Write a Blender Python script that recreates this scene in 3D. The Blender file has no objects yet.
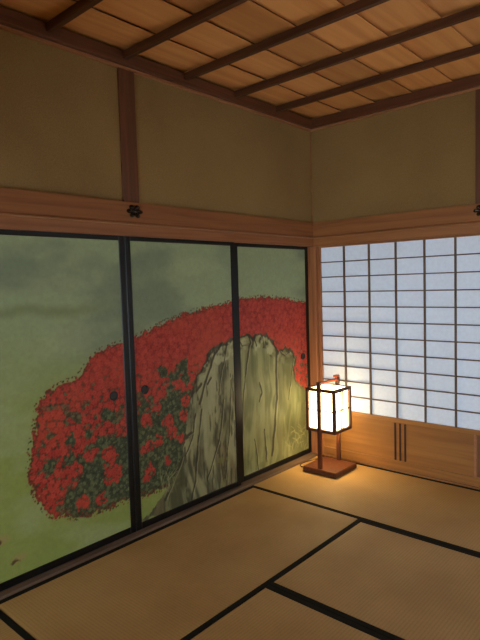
import bpy, bmesh, math, random
import numpy as np
from mathutils import Vector, Matrix

random.seed(7)
S = bpy.context.scene
COL = S.collection

# ------------------------------------------------------------------ camera
CAM = np.array([2.58224, -3.81718, 1.46556])
YAW, PITCH, ROLL, FPX = 0.730905, -0.065720, -0.029597, 541.876

def cam_axes():
    f = np.array([-math.sin(YAW)*math.cos(PITCH), math.cos(YAW)*math.cos(PITCH), math.sin(PITCH)])
    r = np.array([math.cos(YAW), math.sin(YAW), 0.0])
    u = np.cross(r, f)
    return (r*math.cos(ROLL)+u*math.sin(ROLL), -r*math.sin(ROLL)+u*math.cos(ROLL), f)

AR, AU, AF = cam_axes()
cd = bpy.data.cameras.new('camera')
cam = bpy.data.objects.new('camera', cd)
COL.objects.link(cam)
cd.sensor_fit = 'VERTICAL'
cd.sensor_height = 24.0
cd.lens = 24.0*FPX/640.0
cd.clip_start = 0.02
M = Matrix((( AR[0], AU[0], -AF[0], CAM[0]), (AR[1], AU[1], -AF[1], CAM[1]), (AR[2], AU[2], -AF[2], CAM[2]), (0, 0, 0, 1)))
cam.matrix_world = M
S.camera = cam

def px_left(px, py, x=0.0):
    """where the sight line of a photo pixel meets the left wall plane: (y, z)"""
    d = AF + AR*(px-240)/FPX - AU*(py-320)/FPX
    p = CAM + d*(x-CAM[0])/d[0]
    return (p[1], p[2])

# ------------------------------------------------------------------ light
SKY = 7.0
LAMP = 12.0
world = bpy.data.worlds.new('sky')
S.world = world
world.use_nodes = True
bg = world.node_tree.nodes['Background']
bg.inputs[0].default_value = (0.84, 0.92, 1.0, 1)
bg.inputs[1].default_value = SKY
S.view_settings.view_transform = 'Standard'
S.view_settings.look = 'None'
S.view_settings.gamma = 1.0
S.view_settings.use_curve_mapping = False
S.view_settings.exposure = -0.15
S.cycles.max_bounces = 12
S.cycles.diffuse_bounces = 8
S.cycles.glossy_bounces = 4
S.cycles.transmission_bounces = 8
S.cycles.sample_clamp_indirect = 6.0
S.cycles.use_denoising = True

# ------------------------------------------------------------------ materials
def srgb(r, g, b):
    f = lambda c: (c/255/12.92) if c/255 <= 0.04045 else ((c/255+0.055)/1.055)**2.4
    return (f(r), f(g), f(b), 1.0)

def new_mat(name):
    m = bpy.data.materials.new(name)
    m.use_nodes = True
    nt = m.node_tree
    return m, nt, nt.nodes['Principled BSDF']

def N(nt, kind, **kw):
    n = nt.nodes.new(kind)
    for k, v in kw.items():
        setattr(n, k, v)
    return n

def coords(nt, scale, rnd=True):
    tc = N(nt, 'ShaderNodeTexCoord')
    mp = N(nt, 'ShaderNodeMapping')
    mp.inputs['Scale'].default_value = scale
    nt.links.new(tc.outputs['Object'], mp.inputs['Vector'])
    if rnd:
        oi = N(nt, 'ShaderNodeObjectInfo')
        mu = N(nt, 'ShaderNodeMath', operation='MULTIPLY')
        mu.inputs[1].default_value = 37.0
        nt.links.new(oi.outputs['Random'], mu.inputs[0])
        cb = N(nt, 'ShaderNodeCombineXYZ')
        for i in range(3):
            nt.links.new(mu.outputs[0], cb.inputs[i])
        nt.links.new(cb.outputs[0], mp.inputs['Location'])
    return mp.outputs['Vector']

def ramp(nt, src, stops):
    r = N(nt, 'ShaderNodeValToRGB')
    e = r.color_ramp.elements
    while len(e) < len(stops):
        e.new(0.5)
    for el, (p, c) in zip(e, stops):
        el.position = p
        el.color = c
    nt.links.new(src, r.inputs[0])
    return r.outputs[0]

def bump(nt, src, b, strength, dist):
    n = N(nt, 'ShaderNodeBump')
    n.inputs['Strength'].default_value = strength
    n.inputs['Distance'].default_value = dist
    nt.links.new(src, n.inputs['Height'])
    nt.links.new(n.outputs[0], b.inputs['Normal'])

def wood(name, dark, light, axis, fine=34.0, rough=0.5, vary=0.25, spec=0.35):
    m, nt, b = new_mat(name)
    sc = [fine]*3
    sc[axis] = fine*0.045
    v = coords(nt, sc)
    n1 = N(nt, 'ShaderNodeTexNoise')
    n1.inputs['Scale'].default_value = 1.0
    n1.inputs['Detail'].default_value = 6.0
    n1.inputs['Distortion'].default_value = 0.6
    nt.links.new(v, n1.inputs['Vector'])
    c = ramp(nt, n1.outputs['Fac'], [(0.28, dark), (0.55, tuple((dark[i]*0.4+light[i]*0.6) for i in range(3))+(1,)), (0.75, light)])
    hs = N(nt, 'ShaderNodeHueSaturation')
    oi = N(nt, 'ShaderNodeObjectInfo')
    mr = N(nt, 'ShaderNodeMapRange')
    mr.inputs['To Min'].default_value = 1-vary
    mr.inputs['To Max'].default_value = 1+vary
    nt.links.new(oi.outputs['Random'], mr.inputs['Value'])
    nt.links.new(mr.outputs[0], hs.inputs['Value'])
    nt.links.new(c, hs.inputs['Color'])
    nt.links.new(hs.outputs[0], b.inputs['Base Color'])
    b.inputs['Roughness'].default_value = rough
    b.inputs['Specular IOR Level'].default_value = spec
    bump(nt, n1.outputs['Fac'], b, 0.15, 0.002)
    return m

def plaster(name, c1, c2):
    m, nt, b = new_mat(name)
    v = coords(nt, (1, 1, 1), False)
    n1 = N(nt, 'ShaderNodeTexNoise'); n1.inputs['Scale'].default_value = 1.7; n1.inputs['Detail'].default_value = 4
    n2 = N(nt, 'ShaderNodeTexNoise'); n2.inputs['Scale'].default_value = 160; n2.inputs['Detail'].default_value = 3
    nt.links.new(v, n1.inputs['Vector']); nt.links.new(v, n2.inputs['Vector'])
    ad = N(nt, 'ShaderNodeMath', operation='MULTIPLY_ADD'); ad.inputs[1].default_value = 0.5
    nt.links.new(n2.outputs['Fac'], ad.inputs[0]); 
    mu = N(nt, 'ShaderNodeMath', operation='MULTIPLY'); mu.inputs[1].default_value = 0.5
    nt.links.new(n1.outputs['Fac'], mu.inputs[0]); nt.links.new(mu.outputs[0], ad.inputs[2])
    nt.links.new(ramp(nt, ad.outputs[0], [(0.35, c1), (0.65, c2)]), b.inputs['Base Color'])
    b.inputs['Roughness'].default_value = 0.95
    b.inputs['Specular IOR Level'].default_value = 0.1
    bump(nt, n2.outputs['Fac'], b, 0.25, 0.002)
    return m

def plain(name, c, rough=0.5, metal=0.0, spec=0.4, nscale=60, amount=0.2):
    m, nt, b = new_mat(name)
    v = coords(nt, (1, 1, 1))
    n1 = N(nt, 'ShaderNodeTexNoise'); n1.inputs['Scale'].default_value = nscale
    nt.links.new(v, n1.inputs['Vector'])
    lo = tuple(x*(1-amount) for x in c[:3])+(1,)
    hi = tuple(min(1, x*(1+amount)) for x in c[:3])+(1,)
    nt.links.new(ramp(nt, n1.outputs['Fac'], [(0.3, lo), (0.7, hi)]), b.inputs['Base Color'])
    b.inputs['Roughness'].default_value = rough
    b.inputs['Metallic'].default_value = metal
    b.inputs['Specular IOR Level'].default_value = spec
    return m

def tatami_mat(name, axis):
    """woven rush: ribs run along the mat's width, so they repeat along its length"""
    m, nt, b = new_mat(name)
    v = coords(nt, (1, 1, 1))
    w = N(nt, 'ShaderNodeTexWave', wave_type='BANDS', bands_direction='XY'[axis])
    w.inputs['Scale'].default_value = 20.0       # about 1.6 cm rib
    w.inputs['Distortion'].default_value = 0.25
    w.inputs['Detail Scale'].default_value = 6
    nt.links.new(v, w.inputs['Vector'])
    sc = [240, 240, 240]; sc[axis] = 30
    mp = N(nt, 'ShaderNodeMapping'); mp.inputs['Scale'].default_value = sc
    nt.links.new(v, mp.inputs['Vector'])
    n1 = N(nt, 'ShaderNodeTexNoise'); n1.inputs['Scale'].default_value = 1; n1.inputs['Detail'].default_value = 2
    nt.links.new(mp.outputs[0], n1.inputs['Vector'])
    n2 = N(nt, 'ShaderNodeTexNoise'); n2.inputs['Scale'].default_value = 2.2; n2.inputs['Detail'].default_value = 4
    nt.links.new(v, n2.inputs['Vector'])
    base = ramp(nt, n2.outputs['Fac'], [(0.3, srgb(172, 135, 82)), (0.7, srgb(192, 156, 100))])
    mx = N(nt, 'ShaderNodeMix', data_type='RGBA', blend_type='MULTIPLY')
    mx.inputs['Factor'].default_value = 1.0
    nt.links.new(base, mx.inputs['A'])
    gm = N(nt, 'ShaderNodeMath', operation='MULTIPLY_ADD'); gm.inputs[1].default_value = 0.6
    nt.links.new(w.outputs['Fac'], gm.inputs[0]); nt.links.new(n1.outputs['Fac'], gm.inputs[2])
    nt.links.new(ramp(nt, gm.outputs[0], [(0.3, (0.82, 0.81, 0.79, 1)), (0.95, (1, 1, 1, 1))]), mx.inputs['B'])
    nt.links.new(mx.outputs['Result'], b.inputs['Base Color'])
    b.inputs['Roughness'].default_value = 0.62
    b.inputs['Specular IOR Level'].default_value = 0.3
    bump(nt, gm.outputs[0], b, 0.25, 0.0012)
    return m

def paper_mat(name, col, trans):
    m = bpy.data.materials.new(name); m.use_nodes = True
    nt = m.node_tree; nt.nodes.clear()
    out = N(nt, 'ShaderNodeOutputMaterial')
    mix = N(nt, 'ShaderNodeMixShader'); mix.inputs[0].default_value = trans
    d = N(nt, 'ShaderNodeBsdfDiffuse'); t = N(nt, 'ShaderNodeBsdfTranslucent')
    v = coords(nt, (1, 1, 1))
    n1 = N(nt, 'ShaderNodeTexNoise'); n1.inputs['Scale'].default_value = 45; n1.inputs['Detail'].default_value = 5
    nt.links.new(v, n1.inputs['Vector'])
    c = ramp(nt, n1.outputs['Fac'], [(0.3, tuple(x*0.93 for x in col[:3])+(1,)), (0.7, col)])
    nt.links.new(c, d.inputs[0]); nt.links.new(c, t.inputs[0])
    nt.links.new(d.outputs[0], mix.inputs[1]); nt.links.new(t.outputs[0], mix.inputs[2])
    nt.links.new(mix.outputs[0], out.inputs[0])
    return m

def glow_mat(name, col, strength):
    m, nt, b = new_mat(name)
    b.inputs['Base Color'].default_value = (0.8, 0.75, 0.6, 1)
    v = coords(nt, (1, 1, 1))
    n1 = N(nt, 'ShaderNodeTexNoise'); n1.inputs['Scale'].default_value = 30
    nt.links.new(v, n1.inputs['Vector'])
    c = ramp(nt, n1.outputs['Fac'], [(0.2, tuple(x*0.94 for x in col[:3])+(1,)), (0.8, col)])
    nt.links.new(c, b.inputs['Emission Color'])
    b.inputs['Emission Strength'].default_value = strength
    b.inputs['Roughness'].default_value = 0.9
    return m

RED_D, RED_L = srgb(126, 79, 46), srgb(156, 102, 60)
MT = {}
MT['trim_y'] = wood('reddish cedar along y', RED_D, RED_L, 1, vary=0.05)
MT['trim_x'] = wood('reddish cedar along x', srgb(136, 88, 50), srgb(166, 112, 66), 0, vary=0.05)
MT['post'] = wood('cedar post', srgb(128, 78, 46), srgb(176, 118, 74), 2, vary=0.05)
MT['strut'] = wood('dark short post', srgb(90, 55, 34), srgb(114, 72, 46), 2, vary=0.05)
MT['cornice_y'] = wood('dark cornice along y', srgb(80, 46, 28), srgb(108, 66, 42), 1, vary=0.05)
MT['cornice_x'] = wood('dark cornice along x', srgb(80, 46, 28), srgb(108, 66, 42), 0, vary=0.05)
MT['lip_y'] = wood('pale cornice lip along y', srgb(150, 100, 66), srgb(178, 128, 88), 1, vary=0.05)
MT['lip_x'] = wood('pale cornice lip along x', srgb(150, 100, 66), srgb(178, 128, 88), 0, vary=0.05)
MT['batten'] = wood('ceiling batten', srgb(66, 38, 24), srgb(96, 60, 38), 0, vary=0.08)
MT['board'] = wood('ceiling board', srgb(202, 136, 74), srgb(228, 168, 102), 1, fine=14, rough=0.55, vary=0.2)
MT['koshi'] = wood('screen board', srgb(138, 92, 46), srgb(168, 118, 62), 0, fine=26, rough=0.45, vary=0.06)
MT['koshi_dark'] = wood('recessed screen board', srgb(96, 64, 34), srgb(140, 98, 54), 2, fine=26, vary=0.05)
MT['muntin'] = wood('muntin', srgb(84, 64, 46), srgb(112, 88, 64), 2, fine=60, vary=0.08)
MT['rib'] = wood('dark rib', srgb(52, 28, 18), srgb(74, 42, 26), 2, fine=60, vary=0.05)
MT['sill_y'] = wood('grey sill along y', srgb(92, 72, 58), srgb(128, 104, 86), 1, vary=0.05)
MT['sill_x'] = wood('sill along x', srgb(120, 82, 50), srgb(160, 114, 72), 0, vary=0.05)
MT['lantern'] = wood('lantern wood', srgb(64, 32, 20), srgb(96, 52, 32), 2, fine=60, vary=0.08, rough=0.4)
MT['handle'] = wood('lantern handle', srgb(150, 60, 30), srgb(196, 92, 50), 1, fine=60, vary=0.05, rough=0.4)
MT['plaster'] = plaster('sand plaster', srgb(132, 107, 66), srgb(154, 127, 80))
MT['lacquer'] = plain('black lacquer', srgb(18, 17, 15), rough=0.34, spec=0.25, nscale=20)
MT['heri'] = plain('black cloth edge', srgb(26, 24, 19), rough=0.85, spec=0.15, nscale=300)
MT['metal'] = plain('dark bronze', srgb(60, 54, 48), rough=0.22, metal=0.9, nscale=90)
MT['pull'] = plain('dark pull', srgb(26, 18, 14), rough=0.5, nscale=90)
MT['cord'] = plain('cord', srgb(66, 42, 28), rough=0.6)
MT['tatami_x'] = tatami_mat('rush mat along x', 0)
MT['tatami_y'] = tatami_mat('rush mat along y', 1)
MT['paper'] = paper_mat('washi', (0.78, 0.83, 0.88, 1), 0.17)
MT['glow'] = glow_mat('lit lantern paper', (1.0, 0.77, 0.41, 1), LAMP)

# ------------------------------------------------------------------ builders
def prop(o, label=None, cat=None, group=None, kind=None):
    for k, v in (('label', label), ('category', cat), ('group', group), ('kind', kind)):
        if v:
            o[k] = v
    return o

def add(name, me, mat=None, parent=None, loc=(0, 0, 0)):
    o = bpy.data.objects.new(name, me)
    if mat is not None and not me.materials:
        me.materials.append(mat)
    COL.objects.link(o)
    if parent is not None:
        o.parent = parent
        loc = Vector(loc)-WORLD[parent.name]
    o.location = loc
    WORLD[o.name] = Vector(loc) if parent is None else Vector(loc)+WORLD[parent.name]
    return o

WORLD = {}

def empty(name, loc):
    return add(name, None, None, None, loc)

def box_mesh(sx, sy, sz, bev=0.0):
    bm = bmesh.new()
    bmesh.ops.create_cube(bm, size=1.0)
    bmesh.ops.scale(bm, vec=(sx, sy, sz), verts=bm.verts)
    if bev:
        bmesh.ops.bevel(bm, geom=bm.edges[:], offset=bev, segments=1, affect='EDGES', profile=0.5)
    me = bpy.data.meshes.new('box')
    bm.to_mesh(me); bm.free()
    return me

def box(name, b, mat, parent=None, bev=0.002):
    x0, x1, y0, y1, z0, z1 = b
    me = box_mesh(x1-x0, y1-y0, z1-z0, bev)
    return add(name, me, mat, parent, ((x0+x1)/2, (y0+y1)/2, (z0+z1)/2))

def prism(name, prof, axis, a, b, mat, parent=None, bev=0.0, miter=None):
    """profile [(p, z)] pushed along axis from a to b; miter(p) lengthens end b for each profile point"""
    bm = bmesh.new()
    e0, e1 = [], []
    for p, z in prof:
        bb = b if miter is None else miter(p)
        e0.append(bm.verts.new((p, a, z) if axis == 1 else (a, p, z)))
        e1.append(bm.verts.new((p, bb, z) if axis == 1 else (bb, p, z)))
    n = len(prof)
    bm.faces.new(e0); bm.faces.new(list(reversed(e1)))
    for i in range(n):
        bm.faces.new((e0[i], e1[i], e1[(i+1) % n], e0[(i+1) % n]))
    bmesh.ops.recalc_face_normals(bm, faces=bm.faces[:])
    cs = [v.co for v in bm.verts]
    c = Vector([(min(v[i] for v in cs)+max(v[i] for v in cs))/2 for i in range(3)])
    for v in bm.verts:
        v.co -= c
    me = bpy.data.meshes.new(name)
    bm.to_mesh(me); bm.free()
    return add(name, me, mat, parent, c)

def disc_mesh(r, h, seg=20, lip=0.0):
    """round dish lying in the yz plane, facing +x"""
    bm = bmesh.new()
    rings = [(r, 0), (r, h), (r*0.82, h), (r*0.74, h*0.35), (0.0, h*0.25)]
    prev = None
    for rr, x in rings:
        if rr == 0:
            c = bm.verts.new((x, 0, 0))
            for i in range(seg):
                bm.faces.new((prev[i], prev[(i+1) % seg], c))
            break
        cur = [bm.verts.new((x, rr*math.cos(2*math.pi*i/seg), rr*math.sin(2*math.pi*i/seg))) for i in range(seg)]
        if prev:
            for i in range(seg):
                bm.faces.new((prev[i], prev[(i+1) % seg], cur[(i+1) % seg], cur[i]))
        prev = cur
    bmesh.ops.recalc_face_normals(bm, faces=bm.faces[:])
    me = bpy.data.meshes.new('dish')
    bm.to_mesh(me); bm.free()
    return me

def tube(name, pts, r, mat, parent, seg=6):
    bm = bmesh.new()
    prev = None
    P = [Vector(p) for p in pts]
    for i, p in enumerate(P):
        t = (P[min(i+1, len(P)-1)]-P[max(i-1, 0)]).normalized()
        u = t.cross(Vector((0, 0, 1)))
        u = u.normalized() if u.length > 1e-4 else Vector((1, 0, 0))
        w = t.cross(u)
        cur = [bm.verts.new(p+u*r*math.cos(2*math.pi*k/seg)+w*r*math.sin(2*math.pi*k/seg)) for k in range(seg)]
        if prev:
            for k in range(seg):
                bm.faces.new((prev[k], prev[(k+1) % seg], cur[(k+1) % seg], cur[k]))
        else:
            bm.faces.new(cur)
        prev = cur
    bm.faces.new(prev)
    bmesh.ops.recalc_face_normals(bm, faces=bm.faces[:])
    me = bpy.data.meshes.new(name)
    base = P[0]
    for v in bm.verts:
        v.co -= base
    bm.to_mesh(me); bm.free()
    for f in me.polygons:
        f.use_smooth = True
    return add(name, me, mat, parent, base)

# ------------------------------------------------------------------ room shell
XR, YN = 3.86, -5.9            # far side wall and the wall behind the viewer (the neighbouring room)
ZB = 2.785                     # underside of the ceiling boards
ZC = 2.703                     # lower edge of the cornice
ZNT, ZNB, ZK = 1.954, 1.832, 1.762   # nageshi beam top, bottom; underside of the lintel

st = dict(kind='structure')
fl = prop(box('floor', (-0.15, XR+0.1, YN-0.1, 0.15, -0.16, -0.056), MT['sill_x'], bev=0), 'boarded sub-floor under the rush mats', 'floor', **st)
prop(box('wall_left', (-0.14, 0.0, YN, 0.14, ZK+0.05, 2.95), MT['plaster'], bev=0), 'sand-plastered wall above the painted sliding panels', 'wall', **st)
prop(box('wall_back', (0.0005, XR, 0.0, 0.14, ZK+0.05, 2.95), MT['plaster'], bev=0), 'sand-plastered wall above the white paper screen', 'wall', **st)
prop(box('wall_back_lower', (2.86, XR, 0.0, 0.14, -0.05, ZK+0.049), MT['plaster'], bev=0), 'sand-plastered wall beside the paper screens', 'wall', **st)
prop(box('wall_left_lower', (-0.14, 0.0, YN, -3.88, -0.05, ZK+0.049), MT['plaster'], bev=0), 'sand-plastered wall of the neighbouring room', 'wall', **st)
WY0, WY1 = -0.80, -0.14         # unseen opening added in the side wall to let in fill daylight
prop(box('wall_right', (XR, XR+0.1, YN, 0.14, ZK+0.05, 2.95), MT['plaster'], bev=0), 'sand-plastered wall facing the painted panels', 'wall', **st)
prop(box('wall_right_near', (XR, XR+0.1, YN, WY0, -0.05, ZK+0.049), MT['plaster'], bev=0), 'sand-plastered wall of the neighbouring room beside the added daylight opening', 'wall', **st)
prop(box('wall_right_far', (XR, XR+0.1, WY1, 0.14, -0.05, ZK+0.049), MT['plaster'], bev=0), 'narrow strip of sand plaster between added daylight opening and screen wall', 'wall', **st)
WX0, WX1 = 0.3, 3.75             # second opening, added behind the viewer as daylight fill
prop(box('wall_near', (-0.14, XR+0.1, YN-0.1, YN, ZK+0.05, 2.95), MT['plaster'], bev=0), 'sand-plastered wall of the neighbouring room facing the screens', 'wall', **st)
prop(box('wall_near_left', (-0.14, WX0, YN-0.1, YN, -0.05, ZK+0.049), MT['plaster'], bev=0), 'sand-plastered wall left of the added daylight opening of the neighbouring room', 'wall', **st)
prop(box('wall_near_right', (WX1, XR+0.1, YN-0.1, YN, -0.05, ZK+0.049), MT['plaster'], bev=0), 'narrow sand-plastered wall beside the added daylight opening of the neighbouring room', 'wall', **st)
prop(box('wall_shade_partition', (0.0005, XR-0.0005, -3.80, -3.71, ZK, 2.829), MT['plaster'], bev=0), 'plastered wall added above the wide doorway to shade the upper left', 'wall', **st)  # unseen wall, added to keep the rear daylight off the upper left plaster
# a closed cupboard back behind the sliding panels
prop(box('wall_cupboard', (-0.20, -0.141, YN, 0.14, -0.05, 2.0), MT['plaster'], bev=0), 'plaster behind the painted sliding panels', 'wall', **st)

# ceiling: backing, boards along y, battens along x
ce = prop(box('ceiling', (-0.14, XR+0.1, YN-0.1, 0.14, 2.83, 2.95), MT['batten'], bev=0), 'cedar board ceiling with dark battens', 'ceiling', **st)
BW = 0.2895
bx0 = 0.31-2*BW
me_board = None
i = 0
x = bx0+BW
while x < XR:
    bm = bmesh.new()
    # lapped board: one edge sits lower than the other
    w = BW+0.012
    L = -YN
    prof = [(-w/2, 0.020), (w/2, 0.0), (w/2, 0.006), (-w/2, 0.026)]
    if me_board is None:
        a = [bm.verts.new((p, -L/2, z)) for p, z in prof]
        b_ = [bm.verts.new((p, L/2, z)) for p, z in prof]
        bm.faces.new(a); bm.faces.new(list(reversed(b_)))
        for k in range(4):
            bm.faces.new((a[k], b_[k], b_[(k+1) % 4], a[(k+1) % 4]))
        bmesh.ops.recalc_face_normals(bm, faces=bm.faces[:])
        me_board = bpy.data.meshes.new('board')
        bm.to_mesh(me_board)
        me_board.materials.append(MT['board'])
    bm.free()
    add('ceiling_board', me_board, None, ce, (x+BW/2, YN/2, ZB))
    x += BW
me_bat = box_mesh(XR-0.004, 0.034, 0.042, 0.003)
me_bat.materials.append(MT['batten'])
for k in range(1, 13):
    y = -0.045-0.4605*k+0.0
    if y > YN:
        add('batten', me_bat, None, ce, (XR/2+0.002, y, ZB-0.020))

def ring(name, prof, mat_y, mat_x, label, cat):
    """the same moulding on the left and on the back wall, mitred in the corner"""
    o1 = prop(prism('trim_%d' % name, prof, 1, YN, 0, mat_y, miter=lambda p: -p), label+' along the painted panels', cat, **st)
    o2 = prop(prism('trim_%d' % (name+1), [(-p, z) for p, z in prof], 0, XR, 0, mat_x, miter=lambda p: -p), label+' along the paper screens', cat, **st)
    return o1, o2

ring(1, [(0.0, ZC+0.012), (0.046, ZC+0.012), (0.05, ZC+0.016), (0.05, ZB-0.001), (0.0, ZB-0.001)], MT['cornice_y'], MT['cornice_x'], 'dark brown cornice under the ceiling', 'cornice')
ring(3, [(0.0, ZC), (0.024, ZC), (0.024, ZC+0.0115), (0.0, ZC+0.0115)], MT['lip_y'], MT['lip_x'], 'thin pale strip under the cornice', 'moulding')
ring(18, [(0.0, ZNB-0.007), (0.041, ZNB-0.007), (0.044, ZNB-0.003), (0.041, ZNB-0.0003), (0.0, ZNB-0.0003)], MT['lip_y'], MT['lip_x'], 'pale strip coloured as the lit lower edge of the wall beam', 'moulding')  # highlight along the beam's lower edge, put in as a pale-coloured strip
n1, n2 = ring(5, [(0.0, ZNB), (0.028, ZNB), (0.040, ZNB+0.011), (0.030, ZNT), (0.0, ZNT)], MT['trim_y'], MT['trim_x'], 'reddish brown wall beam', 'beam')
ring(7, [(-0.05, ZK), (0.020, ZK), (0.022, ZK+0.003), (0.022, ZNB-0.0075), (-0.0, ZNB-0.0075), (0.0, ZK+0.0495), (-0.05, ZK+0.0495)], MT['trim_y'], MT['trim_x'], 'grooved wooden lintel below the wall beam', 'lintel')
# corner post, corner strip, short posts
prop(box('trim_9', (-0.06, 0.040, -0.030, 0.06, -0.05, ZK-0.0005), MT['post'], bev=0.003), 'square cedar corner post between painted panels and paper screen', 'post', **st)
prop(box('trim_10', (0.0005, 0.007, -0.007, -0.0005, ZNT+0.0005, ZC-0.0005), MT['trim_y'], bev=0), 'thin dark strip in the corner of the plaster', 'moulding', **st)
prop(box('trim_11', (0.0005, 0.014, -1.915, -1.803, ZNT+0.0005, ZC-0.0005), MT['strut']), 'short dark brown post dividing the plaster above the painted panels', 'post', **st)
prop(box('trim_12', (1.322, 1.432, -0.014, -0.0005, ZNT+0.0005, ZC-0.0005), MT['strut']), 'short dark brown post dividing the plaster above the paper screen', 'post', **st)
prop(box('trim_13', (-0.07, 0.040, -3.88, -0.031, -0.05, 0.012), MT['sill_y']), 'worn grey wooden sill under the painted panels', 'sill', **st)
prop(box('trim_14', (0.041, 2.86, -0.012, 0.07, -0.05, 0.010), MT['sill_x']), 'wooden sill under the paper screens', 'sill', **st)
prop(box('trim_15', (-0.06, 0.04, -3.98, -3.885, -0.05, ZK-0.0005), MT['post'], bev=0.003), 'square cedar post at the end of the painted panels', 'post', **st)
prop(box('trim_16', (2.81, 2.86, -0.04, -0.0005, 0.0105, ZK-0.0005), MT['post'], bev=0.003), 'cedar post at the end of the paper screens', 'post', **st)

def nail_cover(parent, loc, out):
    """small bronze flower over a nail head: four leaf lobes, a ring and a raised bud"""
    bm = bmesh.new()
    n = 48
    def rim(t):
        return 0.030+0.020*abs(math.cos(3*t))**0.8
    lev = [(1.0, 0.0), (1.0, 0.004), (0.72, 0.012), (0.40, 0.006)]
    prev = None
    for s, h in lev:
        cur = []
        for k in range(n):
            t = 2*math.pi*k/n
            r = rim(t)*s
            cur.append(bm.verts.new((h, r*math.cos(t)*1.15, r*math.sin(t)*0.8)))
        if prev:
            for k in range(n):
                bm.faces.new((prev[k], prev[(k+1) % n], cur[(k+1) % n], cur[k]))
        prev = cur
    c = bm.verts.new((0.007, 0, 0))
    for k in range(n):
        bm.faces.new((prev[k], prev[(k+1) % n], c))
    bmesh.ops.create_uvsphere(bm, u_segments=12, v_segments=6, radius=0.011, matrix=Matrix.Translation((0.009, 0, 0)))
    bmesh.ops.recalc_face_normals(bm, faces=bm.faces[:])
    if out == 'y':
        bmesh.ops.rotate(bm, verts=bm.verts, cent=(0, 0, 0), matrix=Matrix.Rotation(-math.pi/2, 3, 'Z'))
    me = bpy.data.meshes.new('nail_cover')
    bm.to_mesh(me); bm.free()
    o = add('nail_cover', me, MT['metal'], parent, loc)
    prop(o, 'dark bronze flower-shaped nail cover')
    return o
nail_cover(n1, (0.0335, -1.858, 1.902), 'x')
nail_cover(n2, (1.372, -0.0335, 1.908), 'y')

# ------------------------------------------------------------------ rush mats
def mat(x0, x1, y0, y1, along, label, group=None):
    t = empty('tatami_mat', ((x0+x1)/2, (y0+y1)/2, -0.055))
    prop(t, label, 'tatami mat', group)
    g, hw = 0.0015, 0.030
    x0 += g; x1 -= g; y0 += g; y1 -= g
    if along == 'x':
        box('rush_surface', (x0, x1, y0+hw, y1-hw, -0.055, 0.0), MT['tatami_x'], t, 0.003)
        box('edge_band', (x0, x1, y0, y0+hw, -0.055, 0.0008), MT['heri'], t, 0.002)
        box('edge_band', (x0, x1, y1-hw, y1, -0.055, 0.0008), MT['heri'], t, 0.002)
    else:
        box('rush_surface', (x0+hw, x1-hw, y0, y1, -0.055, 0.0), MT['tatami_y'], t, 0.003)
        box('edge_band', (x0, x0+hw, y0, y1, -0.055, 0.0008), MT['heri'], t, 0.002)
        box('edge_band', (x1-hw, x1, y0, y1, -0.055, 0.0008), MT['heri'], t, 0.002)
    return t
X0, X1, X2, X3 = 0.043, 0.955, 2.80, XR-0.002
Y1_, Y2_, Y3_, Y4_ = -0.928, -1.846, -2.785, -3.70
mat(X0, 1.90, Y1_, -0.014, 'x', 'rush mat in the corner, carrying the lit paper lantern')
mat(X0, X1, Y3_, Y1_, 'y', 'rush mat lying lengthwise along the painted sliding panels')
mat(X1, X2, Y2_, Y1_, 'x', 'rush mat parted by one black band from the lantern mat, in mid-floor')
mat(X1, X2, Y3_, Y2_, 'x', 'mid-floor rush mat two black bands away from the paper screens')
mat(X0, 1.90, Y4_, Y3_, 'x', 'rush mat across the end of the mat along the painted panels')
gp = 'rush mats beyond the part of the floor in view'
mat(1.90, X3, Y1_, -0.014, 'x', 'rush mat under the paper screens, end to end with the lantern mat', gp)
mat(X2, X3, Y3_, Y1_, 'y', 'rush mat along the wall away from the painted panels', gp)
mat(1.90, X3, Y4_, Y3_, 'x', 'rush mat by the room sill, away from the painted panels', gp)
prop(box('trim_17', (X0, X3, -3.80, Y4_-0.001, -0.055, 0.004), MT['sill_x']), 'wooden sill between the two rooms', 'sill', **st)
for k in range(2):
    mat(X0+k*1.9, min(X0+(k+1)*1.9, X3), -4.72, -3.801, 'x', 'rush mat of the neighbouring room', 'rush mats of the neighbouring room')
    mat(X0+k*1.9, min(X0+(k+1)*1.9, X3), YN+0.01, -4.72, 'x', 'rush mat of the neighbouring room', 'rush mats of the neighbouring room')

# ------------------------------------------------------------------ painted sliding panels
rng = np.random.RandomState(3)
_tab = rng.rand(256, 256)

def vnoise(x, y):
    xi = np.floor(x).astype(int); yi = np.floor(y).astype(int)
    fx = x-xi; fy = y-yi
    fx = fx*fx*(3-2*fx); fy = fy*fy*(3-2*fy)
    g = lambda a, b: _tab[a % 256, b % 256]
    return (g(xi, yi)*(1-fx)+g(xi+1, yi)*fx)*(1-fy)+(g(xi, yi+1)*(1-fx)+g(xi+1, yi+1)*fx)*fy

def fbm(x, y, o=4):
    s = 0; a = 0.5; t = 0
    for k in range(o):
        s = s+a*vnoise(x+17.3*k, y+9.1*k); t += a; a *= 0.5; x = x*2; y = y*2
    return s/t

def worley(x, y, seed=0):
    """distance to nearest jittered point, its id noise, the angle towards it and the second distance"""
    xi = np.floor(x).astype(int); yi = np.floor(y).astype(int)
    d1 = np.full(x.shape, 9.0); d2 = np.full(x.shape, 9.0); idn = np.zeros(x.shape); ang = np.zeros(x.shape)
    for dx in (-1, 0, 1):
        for dy in (-1, 0, 1):
            a = xi+dx; b = yi+dy
            jx = _tab[(a+seed) % 256, (b+31) % 256]; jy = _tab[(a+77) % 256, (b+seed+5) % 256]
            ex = a+jx-x; ey = b+jy-y
            d = np.sqrt(ex*ex+ey*ey)
            near = d < d1
            d2 = np.where(near, d1, np.minimum(d2, d))
            idn = np.where(near, _tab[(a*3+11+seed) % 256, (b*5+2) % 256], idn)
            ang = np.where(near, np.arctan2(ey, ex), ang)
            d1 = np.where(near, d, d1)
    return d1, d2, idn, ang

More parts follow.
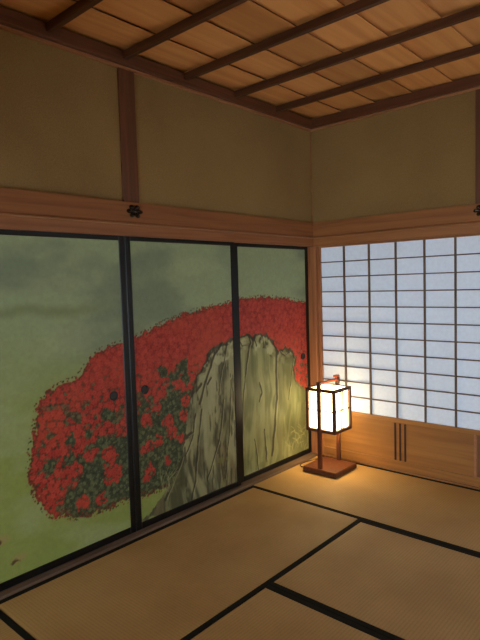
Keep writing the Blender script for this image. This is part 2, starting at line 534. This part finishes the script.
def sdist(pts, y, z):
    """signed distance to a closed outline, positive inside"""
    P = np.array(pts); Q = np.roll(P, -1, 0)
    best = np.full(y.shape, 9.0); ins = np.zeros(y.shape, bool)
    for (ay, az), (by, bz) in zip(P, Q):
        vy, vz = by-ay, bz-az
        L = vy*vy+vz*vz+1e-12
        t = np.clip(((y-ay)*vy+(z-az)*vz)/L, 0, 1)
        best = np.minimum(best, np.hypot(y-ay-t*vy, z-az-t*vz))
        c = ((az > z) != (bz > z)) & (y < (by-ay)*(z-az)/(bz-az+1e-12)+ay)
        ins ^= c
    return np.where(ins, best, -best)

def ldist(pts, y, z):
    best = np.full(y.shape, 9.0)
    for (ay, az), (by, bz) in zip(pts[:-1], pts[1:]):
        vy, vz = by-ay, bz-az
        L = vy*vy+vz*vz+1e-12
        t = np.clip(((y-ay)*vy+(z-az)*vz)/L, 0, 1)
        best = np.minimum(best, np.hypot(y-ay-t*vy, z-az-t*vz))
    return best

W_ = lambda l: [px_left(*p) for p in l]
bush = W_([(29, 480), (30, 455), (33, 438), (36, 420), (38, 405), (45, 395), (55, 388), (66, 382), (76, 379), (83, 371), (90, 360), (98, 352), (110, 346), (122, 343),
           (134, 338), (146, 332), (165, 322), (185, 314), (205, 308), (232, 302), (242, 299), (262, 297), (276, 297), (292, 299), (309, 302), (318, 305),
           (318, 392), (306, 400), (280, 440), (200, 470), (170, 486), (150, 494), (138, 497), (124, 502), (112, 508), (100, 512), (86, 516), (76, 518), (64, 515), (55, 518), (47, 512), (40, 504), (34, 493)])
rock = W_([(140, 522), (150, 512), (160, 500), (168, 487), (175, 470), (182, 456), (186, 435), (188.5, 415), (190, 402), (194.5, 384), (200, 368), (205, 360), (209, 352), (222, 343), (232, 339),
           (240, 336), (250, 334.5), (256, 336), (263, 333), (271, 335), (277, 342), (282, 350), (289, 347), (296, 351), (299, 360), (297, 371), (300, 381), (306, 389), (320, 395), (320, 470), (236, 500)])
green_zone = W_([(76, 462), (90, 446), (106, 436), (126, 424), (134, 420), (150, 402), (168, 396), (180, 392), (196, 390), (196, 480), (150, 500), (124, 506), (100, 516), (74, 520), (62, 505), (70, 488), (80, 476)])
def circ(l, k=1.0):
    out = []
    for x, y, r in l:
        c = px_left(x, y); u = px_left(x, y-r)
        out.append((c[0], c[1], abs(u[1]-c[1])*k))
    return out
clumps = circ([(84, 503, 9), (101, 499, 8), (113, 474, 13), (73, 474, 14), (110, 456, 11), (55, 493, 15), (147, 419, 10), (169, 422, 10), (184, 415, 8), (173, 431, 8),
               (160, 441, 8), (147, 448, 9), (182, 437, 6), (167, 462, 6), (150, 469, 9), (145, 479, 6), (157, 408, 8), (186, 401, 7), (92, 455, 9), (123, 430, 8)], 0.8)
patches = circ([(48, 469, 7), (70, 460, 5), (73, 440, 6), (105, 416, 6), (105, 443, 7), (88, 432, 4), (97, 421, 4), (113, 418, 5), (183, 366, 6), (162, 373, 6), (174, 377, 6), (186, 379, 6), (171, 386, 5), (144, 407, 8), (192, 372, 4)])
cracks = [(W_(l), w) for l, w in [
    ([(252, 336), (254, 343), (252, 352), (249, 372), (246, 400), (246, 440), (245, 474)], 0.006),
    ([(277, 343), (280, 352), (279, 372), (280, 400), (278, 430), (275, 456)], 0.010),
    ([(297, 352), (296, 366), (294, 384), (292, 400)], 0.004),
    ([(263, 383), (265, 393), (263, 402)], 0.005),
    ([(222, 344), (214, 356), (209, 372), (204, 388), (200, 404)], 0.008),
    ([(228, 345), (222, 372), (219, 395)], 0.004),
    ([(202, 384), (197, 391)], 0.009), ([(212, 378), (208, 384)], 0.008), ([(196, 414), (192, 440), (186, 456)], 0.005),
    ([(202, 410), (198, 450), (196, 480), (192, 500)], 0.006), ([(224, 400), (220, 440), (208, 480)], 0.005), ([(232, 380), (230, 430), (226, 480)], 0.004),
    ([(191, 434), (186, 438)], 0.012), ([(182, 458), (176, 476), (166, 500)], 0.008), ([(258, 440), (262, 470)], 0.005), ([(268, 430), (270, 462)], 0.005),
    ([(243, 341), (246, 346), (251, 345)], 0.005), ([(258, 340), (260, 346)], 0.006), ([(266, 338), (267, 348)], 0.005), ([(284, 352), (288, 356), (293, 353)], 0.006)]]
blade_px = []
for k in range(34):
    bx = 300+rng.uniform(-12, 12); by = 437+rng.uniform(-12, 16); a = rng.uniform(-1.0, 1.0)
    blade_px.append(([(bx, by), (bx+a*2, by-4), (bx+a*7, by-6)], 0.0042))
for k in range(9):
    bx = 168+rng.uniform(-5, 6); a = rng.uniform(-1, 1)
    blade_px.append(([(bx, 492), (bx+a*3, 478), (bx+a*9+3, 470+rng.uniform(-4, 4))], 0.0035))
blades = [(W_(l), w) for l, w in blade_px]
spots = circ([(3, 540, 6), (20, 558, 6), (81, 384, 4), (48, 401, 3)])

C3 = lambda r, g, b: np.array(srgb(r, g, b)[:3])
def mixc(a, b, t):
    t = np.clip(t, 0, 1)[..., None]
    return a*(1-t)+b*t
def step(v, lo, hi):
    t = np.clip((v-lo)/(hi-lo), 0, 1)
    return t*t*(3-2*t)

def paint(y, z):
    # gold-green ground with drifting mist bands
    m = fbm(y*1.6+3, z*3.2, 4); g = fbm(y*60, z*60, 2)
    h = np.clip(z/1.75, 0, 1)
    c = mixc(C3(138, 152, 80), C3(148, 164, 124), step(h+0.25*(m-0.5), 0.4, 0.8))
    c = mixc(c, C3(116, 130, 106), step(m, 0.5, 0.72)*step(h, 0.45, 0.75)*0.8)
    c = mixc(c, C3(164, 176, 132), step(fbm(y*2.2+9, z*5+2, 4), 0.52, 0.75)*0.45)
    band = step(0.05-np.abs(z-1.36-0.05*(fbm(y*6, 0*z, 3)-0.5)), 0.0, 0.05)*step(-y, 1.9, 2.3)
    c = mixc(c, C3(112, 122, 74), band*0.55)
    c = c*(0.92+0.16*g)[..., None]
    # small brown marks near the lower edge and pale buds on the rim
    for k, (sy, sz, r) in enumerate(spots):
        d = np.hypot((y-sy)*0.55, z-sz)+0.012*(fbm(y*70, z*70, 2)-0.5)
        c = mixc(c, C3(156, 142, 90), step(r-d, 0, 0.02)*0.8)
        if k < 2:
            d2 = np.hypot((y-sy+0.018)*0.5, z-sz+0.008)+0.03*(fbm(y*50+3, z*50, 2)-0.5)
            c = mixc(c, C3(88, 66, 40), step(r*0.4-d2, 0, 0.008))
    # the azalea bush
    e = sdist(bush, y, z)
    wob = (fbm(y*38, z*38, 3)-0.5)*0.055
    eb = e+wob
    inside = step(eb, -0.002, 0.003)
    # rim of little dark leaves standing off the outline
    l1, l2, lid, lang = worley(y*70, z*70, 9)
    rimleaf = step(0.42-l1, 0, 0.1)*step(e, -0.022, -0.014)*step(0.030-e, 0, 0.01)*(lid > 0.42)
    rimcol = np.where((lid > 0.72)[..., None], C3(126, 52, 34), C3(62, 66, 34))
    # leaves
    d1, d2, idn, ang = worley(y*52, z*52, 4)
    leaf = mixc(C3(60, 70, 48), C3(98, 108, 74), step(idn, 0.4, 1.0))
    leaf = mixc(leaf, C3(134, 142, 98), step(0.10-(d2-d1), 0, 0.10)*0.65)
    leaf = mixc(leaf, C3(34, 40, 26), step(d1, 0.45, 0.75)*0.7)
    # blossoms
    f1, f2, fid, fang = worley(y*36, z*36, 21)
    petal = 0.46+0.10*np.cos(5*fang+fid*6.28)
    fl_ = mixc(C3(158, 50, 40), C3(186, 70, 54), fid)
    fl_ = mixc(fl_, C3(196, 82, 62), step(0.16-np.abs(f1-petal*0.75), 0, 0.16)*0.35)
    fl_ = mixc(fl_, C3(96, 28, 24), step(f1/petal, 0.9, 1.4)*(0.40+0.40*step(0.95-z+0.10*(-y-1.9), 0.0, 0.2)))
    fl_ = mixc(fl_, C3(130, 26, 28), step(0.13-f1, 0, 0.1)*0.7)
    fl_ = fl_*(0.8+0.4*fbm(y*90, z*90, 2))[..., None]
    fl_ = mixc(fl_, C3(190, 78, 50), step(fbm(y*4+5, z*4, 3), 0.5, 0.75)*0.35)
    # where leaves show
    gz = step(sdist(green_zone, y, z)+(fbm(y*20+4, z*20, 3)-0.5)*0.09, -0.01, 0.012)
    for sy, sz, r in patches:
        d = np.hypot(y-sy, z-sz)+(fbm(y*26, z*26, 3)-0.5)*0.09
        gz = np.maximum(gz, step(r-d, -0.004, 0.008))
    gz = np.maximum(gz, step(fbm(y*14+40, z*14, 4), 0.64, 0.68)*step(0.95-z, 0, 0.15)*0.9)
    for sy, sz, r in clumps:
        d = np.hypot(y-sy, z-sz)+(fbm(y*34+8, z*34, 3)-0.5)*0.06
        gz = gz*(1-step(r-d, -0.004, 0.006))
    gz = np.maximum(gz, step(f1/petal, 1.45, 1.7)*step(1.1-z, 0.0, 0.25))
    az = mixc(fl_, leaf, gz)
    az = mixc(az, C3(96, 34, 26), step(0.010-np.abs(eb-0.006), 0, 0.008)*0.5)
    c = mixc(c, az, inside)
    c = mixc(c, rimcol, rimleaf)
    # the split rock
    er = sdist(rock, y, z)+(fbm(y*30+2, z*22, 3)-0.5)*0.05
    streak = fbm(y*34+6*fbm(y*3, z*3, 2), z*3.6, 4)
    mott = fbm(y*9, z*7, 4)
    rc = mixc(C3(84, 86, 62), C3(156, 156, 114), step(streak*0.65+mott*0.5, 0.40, 0.74))
    rc = mixc(rc, C3(176, 176, 136), step(fbm(y*16+12, z*2.6, 3), 0.58, 0.78)*0.6)
    rc = mixc(rc, C3(112, 96, 66), step(fbm(y*11+30, z*3, 3), 0.52, 0.72)*step(0.55-z, 0.0, 0.35)*0.7)
    rc = mixc(rc, C3(74, 72, 52), step(0.29-fbm(y*26+50, z*5, 4), 0.0, 0.06)*(0.25+0.6*step(-y, 0.95, 1.02)))
    rc = rc*(1.0-0.12*step(-y, 0.95, 1.0))[..., None]
    rc = mixc(rc, C3(134, 142, 88), 0.45*step(y, -0.98, -0.9))
    knob = fbm(y*22+5, z*20, 3)
    top = step(0.10+0.06*knob-er, 0.0, 0.03)*step(z, 0.75, 0.95)
    rc = mixc(rc, C3(178, 180, 138), top*step(knob, 0.5, 0.62)*0.75)
    rc = mixc(rc, C3(56, 52, 36), top*step(0.40-knob, 0.0, 0.06)*0.85)
    rc = mixc(rc, C3(60, 60, 44), step(fbm(y*42+9, z*9, 3), 0.62, 0.70)*step(-y, 0.95, 1.05)*0.75)
    rc = mixc(rc, C3(84, 84, 54), step(fbm(y*5+19, z*1.4, 3), 0.50, 0.66)*0.45)
    wobble = (fbm(y*24, z*12, 3)-0.5)*0.02
    for l, w in cracks:
        d = ldist(l, y+wobble, z)
        rc = mixc(rc, C3(58, 54, 38), step(w*1.7-d, 0, w)*0.9)
        rc = mixc(rc, C3(196, 194, 150), step(0.006-np.abs(ldist(l, y+wobble-w*2.2, z)), 0, 0.006)*0.35)
    rc = mixc(rc, C3(48, 42, 30), step(0.010+0.03*fbm(y*30, z*30, 2)-np.abs(er-0.004), 0, 0.012)*step(z, 0.45, 0.8)*0.85)
    c = mixc(c, rc, step(er, -0.002, 0.003))
    low = step(er, -0.002, 0.003)
    # pale grass blades at the foot of the rock, wild leaves right of it
    weed = step(fbm(y*12+70, z*12, 3)*0.9+step(-y, 0.42, 0.10)*0.42+step(0.62-z, 0, 0.4)*0.3, 0.92, 1.02)*low
    c = mixc(c, C3(118, 120, 70), weed*0.6)
    for l, w in blades:
        d = ldist(l, y, z)
        c = mixc(c, C3(196, 198, 140), step(w-d, 0, w*0.9)*0.32)
    return c

pm, nt, b = new_mat('painted paper')
at = N(nt, 'ShaderNodeVertexColor', layer_name='paint')
v = coords(nt, (1, 1, 1))
gr = N(nt, 'ShaderNodeTexNoise'); gr.inputs['Scale'].default_value = 260; gr.inputs['Detail'].default_value = 3
nt.links.new(v, gr.inputs['Vector'])
mx = N(nt, 'ShaderNodeMix', data_type='RGBA', blend_type='MULTIPLY'); mx.inputs['Factor'].default_value = 1.0
nt.links.new(at.outputs['Color'], mx.inputs['A'])
nt.links.new(ramp(nt, gr.outputs['Fac'], [(0.3, (0.86, 0.86, 0.84, 1)), (0.7, (1, 1, 1, 1))]), mx.inputs['B'])
nt.links.new(mx.outputs['Result'], b.inputs['Base Color'])
b.inputs['Roughness'].default_value = 0.6
b.inputs['Specular IOR Level'].default_value = 0.25
MT['paint'] = pm

def paint_mesh(y0, y1, z0, z1, step_=0.005):
    ny = int((y1-y0)/step_)+1; nz = int((z1-z0)/step_)+1
    ys = np.linspace(y0, y1, ny); zs = np.linspace(z0, z1, nz)
    Y, Z = np.meshgrid(ys, zs)
    col = paint(Y.ravel(), Z.ravel())
    cy, cz = (y0+y1)/2, (z0+z1)/2
    co = np.stack([np.zeros(Y.size), Y.ravel()-cy, Z.ravel()-cz], 1)
    i0 = (np.arange(nz-1)[:, None]*ny+np.arange(ny-1)[None, :]).ravel()
    quads = np.stack([i0, i0+1, i0+ny+1, i0+ny], 1)
    me = bpy.data.meshes.new('painting')
    me.vertices.add(len(co)); me.vertices.foreach_set('co', co.astype(np.float32).ravel())
    me.loops.add(quads.size); me.loops.foreach_set('vertex_index', quads.astype(np.int32).ravel())
    me.polygons.add(len(quads))
    me.polygons.foreach_set('loop_start', (np.arange(len(quads))*4).astype(np.int32))
    me.polygons.foreach_set('loop_total', np.full(len(quads), 4, np.int32))
    me.update(calc_edges=True)
    a = me.color_attributes.new('paint', 'FLOAT_COLOR', 'POINT')
    a.data.foreach_set('color', np.concatenate([np.clip(col, 0, 1), np.ones((len(col), 1))], 1).astype(np.float32).ravel())
    me.materials.append(MT['paint'])
    return me, cy, cz

ME_PULL = disc_mesh(0.027, 0.006)
ME_PULL.materials.append(MT['pull'])
def fusuma(idx, y0, y1, x, pull_y, label, wide=0.040):
    t = empty('door_%d' % idx, (x-0.012, (y0+y1)/2, 0.012))
    prop(t, label, 'sliding door', 'painted sliding panels', 'structure')
    z0, z1 = 0.0125, 1.766
    fw = 0.040
    box('frame_stile', (x-0.024, x, y0, y0+wide, z0, z1), MT['lacquer'], t, 0.004)
    box('frame_stile', (x-0.024, x, y1-fw, y1, z0, z1), MT['lacquer'], t, 0.004)
    y0 += wide-fw
    box('frame_rail', (x-0.024, x, y0+fw, y1-fw, z1-0.030, z1), MT['lacquer'], t, 0.004)
    box('frame_rail', (x-0.024, x, y0+fw, y1-fw, z0, z0+0.042), MT['lacquer'], t, 0.004)
    box('core_board', (x-0.020, x-0.0055, y0+fw, y1-fw, z0+0.042, z1-0.030), MT['sill_y'], t, 0)
    me, cy, cz = paint_mesh(y0+fw, y1-fw, z0+0.042, z1-0.030)
    p = add('painting', me, None, t, (x-0.004, cy, cz))
    prop(p, PAINT_LABEL[idx])
    h = add('finger_pull', ME_PULL, None, t, (x-0.0045, pull_y, 0.852))
    prop(h, 'round dark finger pull')
    return t
PAINT_LABEL = {1: 'painted red azalea bush on misty green ground', 2: 'painted azaleas and the left side of a tall grey rock', 3: 'painted pale rock below a crest of red azaleas', 4: 'painted misty green ground'}
fusuma(1, -2.858, -1.912, 0.0, -2.031, 'black-framed panel painted with the rounded end of a red azalea bush')
fusuma(2, -1.910, -0.974, 0.0, -1.809, 'black-framed panel painted with azaleas and the dark flank of a rock')
fusuma(3, -0.985, -0.032, -0.028, -0.130, 'black-framed panel painted with a pale rock, beside the lantern', 0.078)
fusuma(4, -3.800, -2.846, -0.028, -3.680, 'black-framed panel painted with plain misty green ground')

# ------------------------------------------------------------------ paper screens
ZP0, ZP1 = 0.408, 1.747
ROWS, COLS, CW = 11, 6, 0.2218
RH = (ZP1-ZP0)/ROWS
ME_PANE = box_mesh(CW-0.0005, 0.0012, RH-0.0005)
ME_PANE.materials.append(MT['paper'])
ME_VM = box_mesh(0.0115, 0.018, ZP1-ZP0-0.001, 0.001); ME_VM.materials.append(MT['muntin'])
ME_HM = box_mesh(COLS*CW-0.001, 0.013, 0.0085, 0.001); ME_HM.materials.append(MT['muntin'])
ME_RIB = box_mesh(0.014, 0.008, 0.288, 0.002); ME_RIB.materials.append(MT['rib'])
def shoji(idx, x0, label):
    """x0: inner edge of the first stile"""
    t = empty('door_%d' % idx, (x0+COLS*CW/2, 0.02, 0.011))
    prop(t, label, 'paper screen', 'white paper screens', 'structure')
    x1 = x0+COLS*CW
    yf, yb = 0.002, 0.034           # front and back of the frame
    zt = ZK-0.001
    box('stile', (x0-0.027, x0, yf, yb, 0.011, zt), MT['post'], t)
    box('stile', (x1, x1+0.020, yf, yb, 0.011, zt), MT['post'], t)
    box('rail', (x0, x1, yf, yb, ZP1, zt), MT['trim_x'], t, 0.001)
    box('rail', (x0, x1, yf, yb, ZP0-0.030, ZP0), MT['koshi'], t)
    box('rail', (x0, x1, yf, yb, 0.011, 0.075), MT['koshi'], t)
    xs = 1.306-0.07+x0
    box('base_board', (x0, xs, yf+0.004, yb-0.008, 0.076, ZP0-0.031), MT['koshi'], t, 0.001)
    box('board_stile', (xs, xs+0.016, yf-0.003, yb-0.008, 0.076, ZP0-0.031), MT['lip_x'], t)
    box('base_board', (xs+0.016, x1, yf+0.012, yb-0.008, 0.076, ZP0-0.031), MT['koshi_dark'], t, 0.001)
    for dx in (0.65, 0.69, 0.73):
        add('board_rib', ME_RIB, None, t, (x0+dx, yf+0.0005, 0.228))
    for k in range(1, COLS):
        add('muntin', ME_VM, None, t, (x0+k*CW, yf+0.0092, (ZP0+ZP1)/2))
    for k in range(1, ROWS):
        add('muntin', ME_HM, None, t, ((x0+x1)/2, yf+0.0088, ZP0+k*RH))
    for c in range(COLS):
        for r in range(ROWS):
            add('paper_pane', ME_PANE, None, t, (x0+(c+0.5)*CW, yf+0.0205, ZP0+(r+0.5)*RH))
    return t
shoji(5, 0.070, 'white paper screen with thin wooden grid behind the lantern')
shoji(6, 0.070+COLS*CW+0.047, 'white paper screen with thin wooden grid next to the one behind the lantern')

# ------------------------------------------------------------------ standing lantern
lx0, lx1, ly0, ly1, lz0, lz1 = 0.180, 0.440, -0.405, -0.160, 0.322, 0.655
cx, cy = (lx0+lx1)/2, (ly0+ly1)/2
la = empty('paper_lantern', (cx, cy, 0.0015))
prop(la, 'lit square paper lantern on dark wooden stand in the corner', 'lantern')
WD = MT['lantern']
box('base', (cx-0.150, cx+0.150, cy-0.155, cy+0.155, 0.0015, 0.042), WD, la, 0.006)
f = 0.023
for px, py in ((lx0, ly0), (lx1-f, ly0), (lx0, ly1-f), (lx1-f, ly1-f)):
    box('corner_bar', (px, px+f, py, py+f, lz0, lz1), WD, la, 0.001)
for z in (lz0, lz1-f):
    box('frame_bar', (lx0+f, lx1-f, ly0, ly0+f, z, z+f), WD, la, 0.001)
    box('frame_bar', (lx0+f, lx1-f, ly1-f, ly1, z, z+f), WD, la, 0.001)
    box('frame_bar', (lx0, lx0+f, ly0+f, ly1-f, z, z+f), WD, la, 0.001)
    box('frame_bar', (lx1-f, lx1, ly0+f, ly1-f, z, z+f), WD, la, 0.001)
for s, yy in ((-1, ly0-0.0005), (1, ly1+0.0005)):
    a0, a1 = (yy-0.020, yy) if s < 0 else (yy, yy+0.020)
    box('upright', (cx-0.016, cx+0.016, a0, a1, 0.0425, 0.712), WD, la, 0.002)
# paper faces
zi0, zi1 = lz0+f, lz1-f
box('paper_face', (lx0+f, lx1-f, ly0+0.020, ly0+0.0215, zi0, zi1), MT['glow'], la, 0)
box('paper_face', (lx0+f, lx1-f, ly1-0.0215, ly1-0.020, zi0, zi1), MT['glow'], la, 0)
box('paper_face', (lx0+0.020, lx0+0.0215, ly0+f, ly1-f, zi0, zi1), MT['glow'], la, 0)
box('paper_face', (lx1-0.0215, lx1-0.020, ly0+f, ly1-f, zi0, zi1), MT['glow'], la, 0)
box('paper_top', (lx0+f, lx1-f, ly0+f, ly1-f, lz1-0.008, lz1-0.006), MT['glow'], la, 0)
zm = (zi0+zi1)/2
box('muntin', (lx0+f, lx1-f, ly0+0.010, ly0+0.0155, zm-0.004, zm+0.004), WD, la, 0)
box('muntin', (lx1-0.0155, lx1-0.010, ly0+f, ly1-f, zm-0.004, zm+0.004), WD, la, 0)
box('muntin', (lx0+0.010, lx0+0.0155, ly0+f, ly1-f, zm-0.004, zm+0.004), WD, la, 0)
for dy in (-0.012, 0.014):
    box('muntin', (lx1-0.0155, lx1-0.010, cy+dy-0.005, cy+dy+0.005, zi0, zi1), WD, la, 0)
    box('muntin', (lx0+0.010, lx0+0.0155, cy+dy-0.005, cy+dy+0.005, zi0, zi1), WD, la, 0)
# carrying bar between the uprights, thicker at its far end
hb = box('handle', (cx-0.011, cx+0.011, ly0, ly1, 0.684, 0.706), MT['handle'], la, 0.004)
box('handle_block', (cx-0.0165, cx+0.0165, ly1-0.030, ly1+0.0215, 0.7125, 0.732), MT['handle'], la, 0.004)
# cable lying on the mat
tube('power_cord', [(cx-0.149, cy-0.06, 0.006), (0.135, -0.36, 0.0052), (0.10, -0.37, 0.0052), (0.068, -0.34, 0.0052), (0.058, -0.29, 0.0052), (0.062, -0.24, 0.0052), (0.078, -0.19, 0.0052), (0.10, -0.13, 0.0052), (0.085, -0.07, 0.0052), (0.058, -0.05, 0.0052)], 0.005, MT['cord'], la)
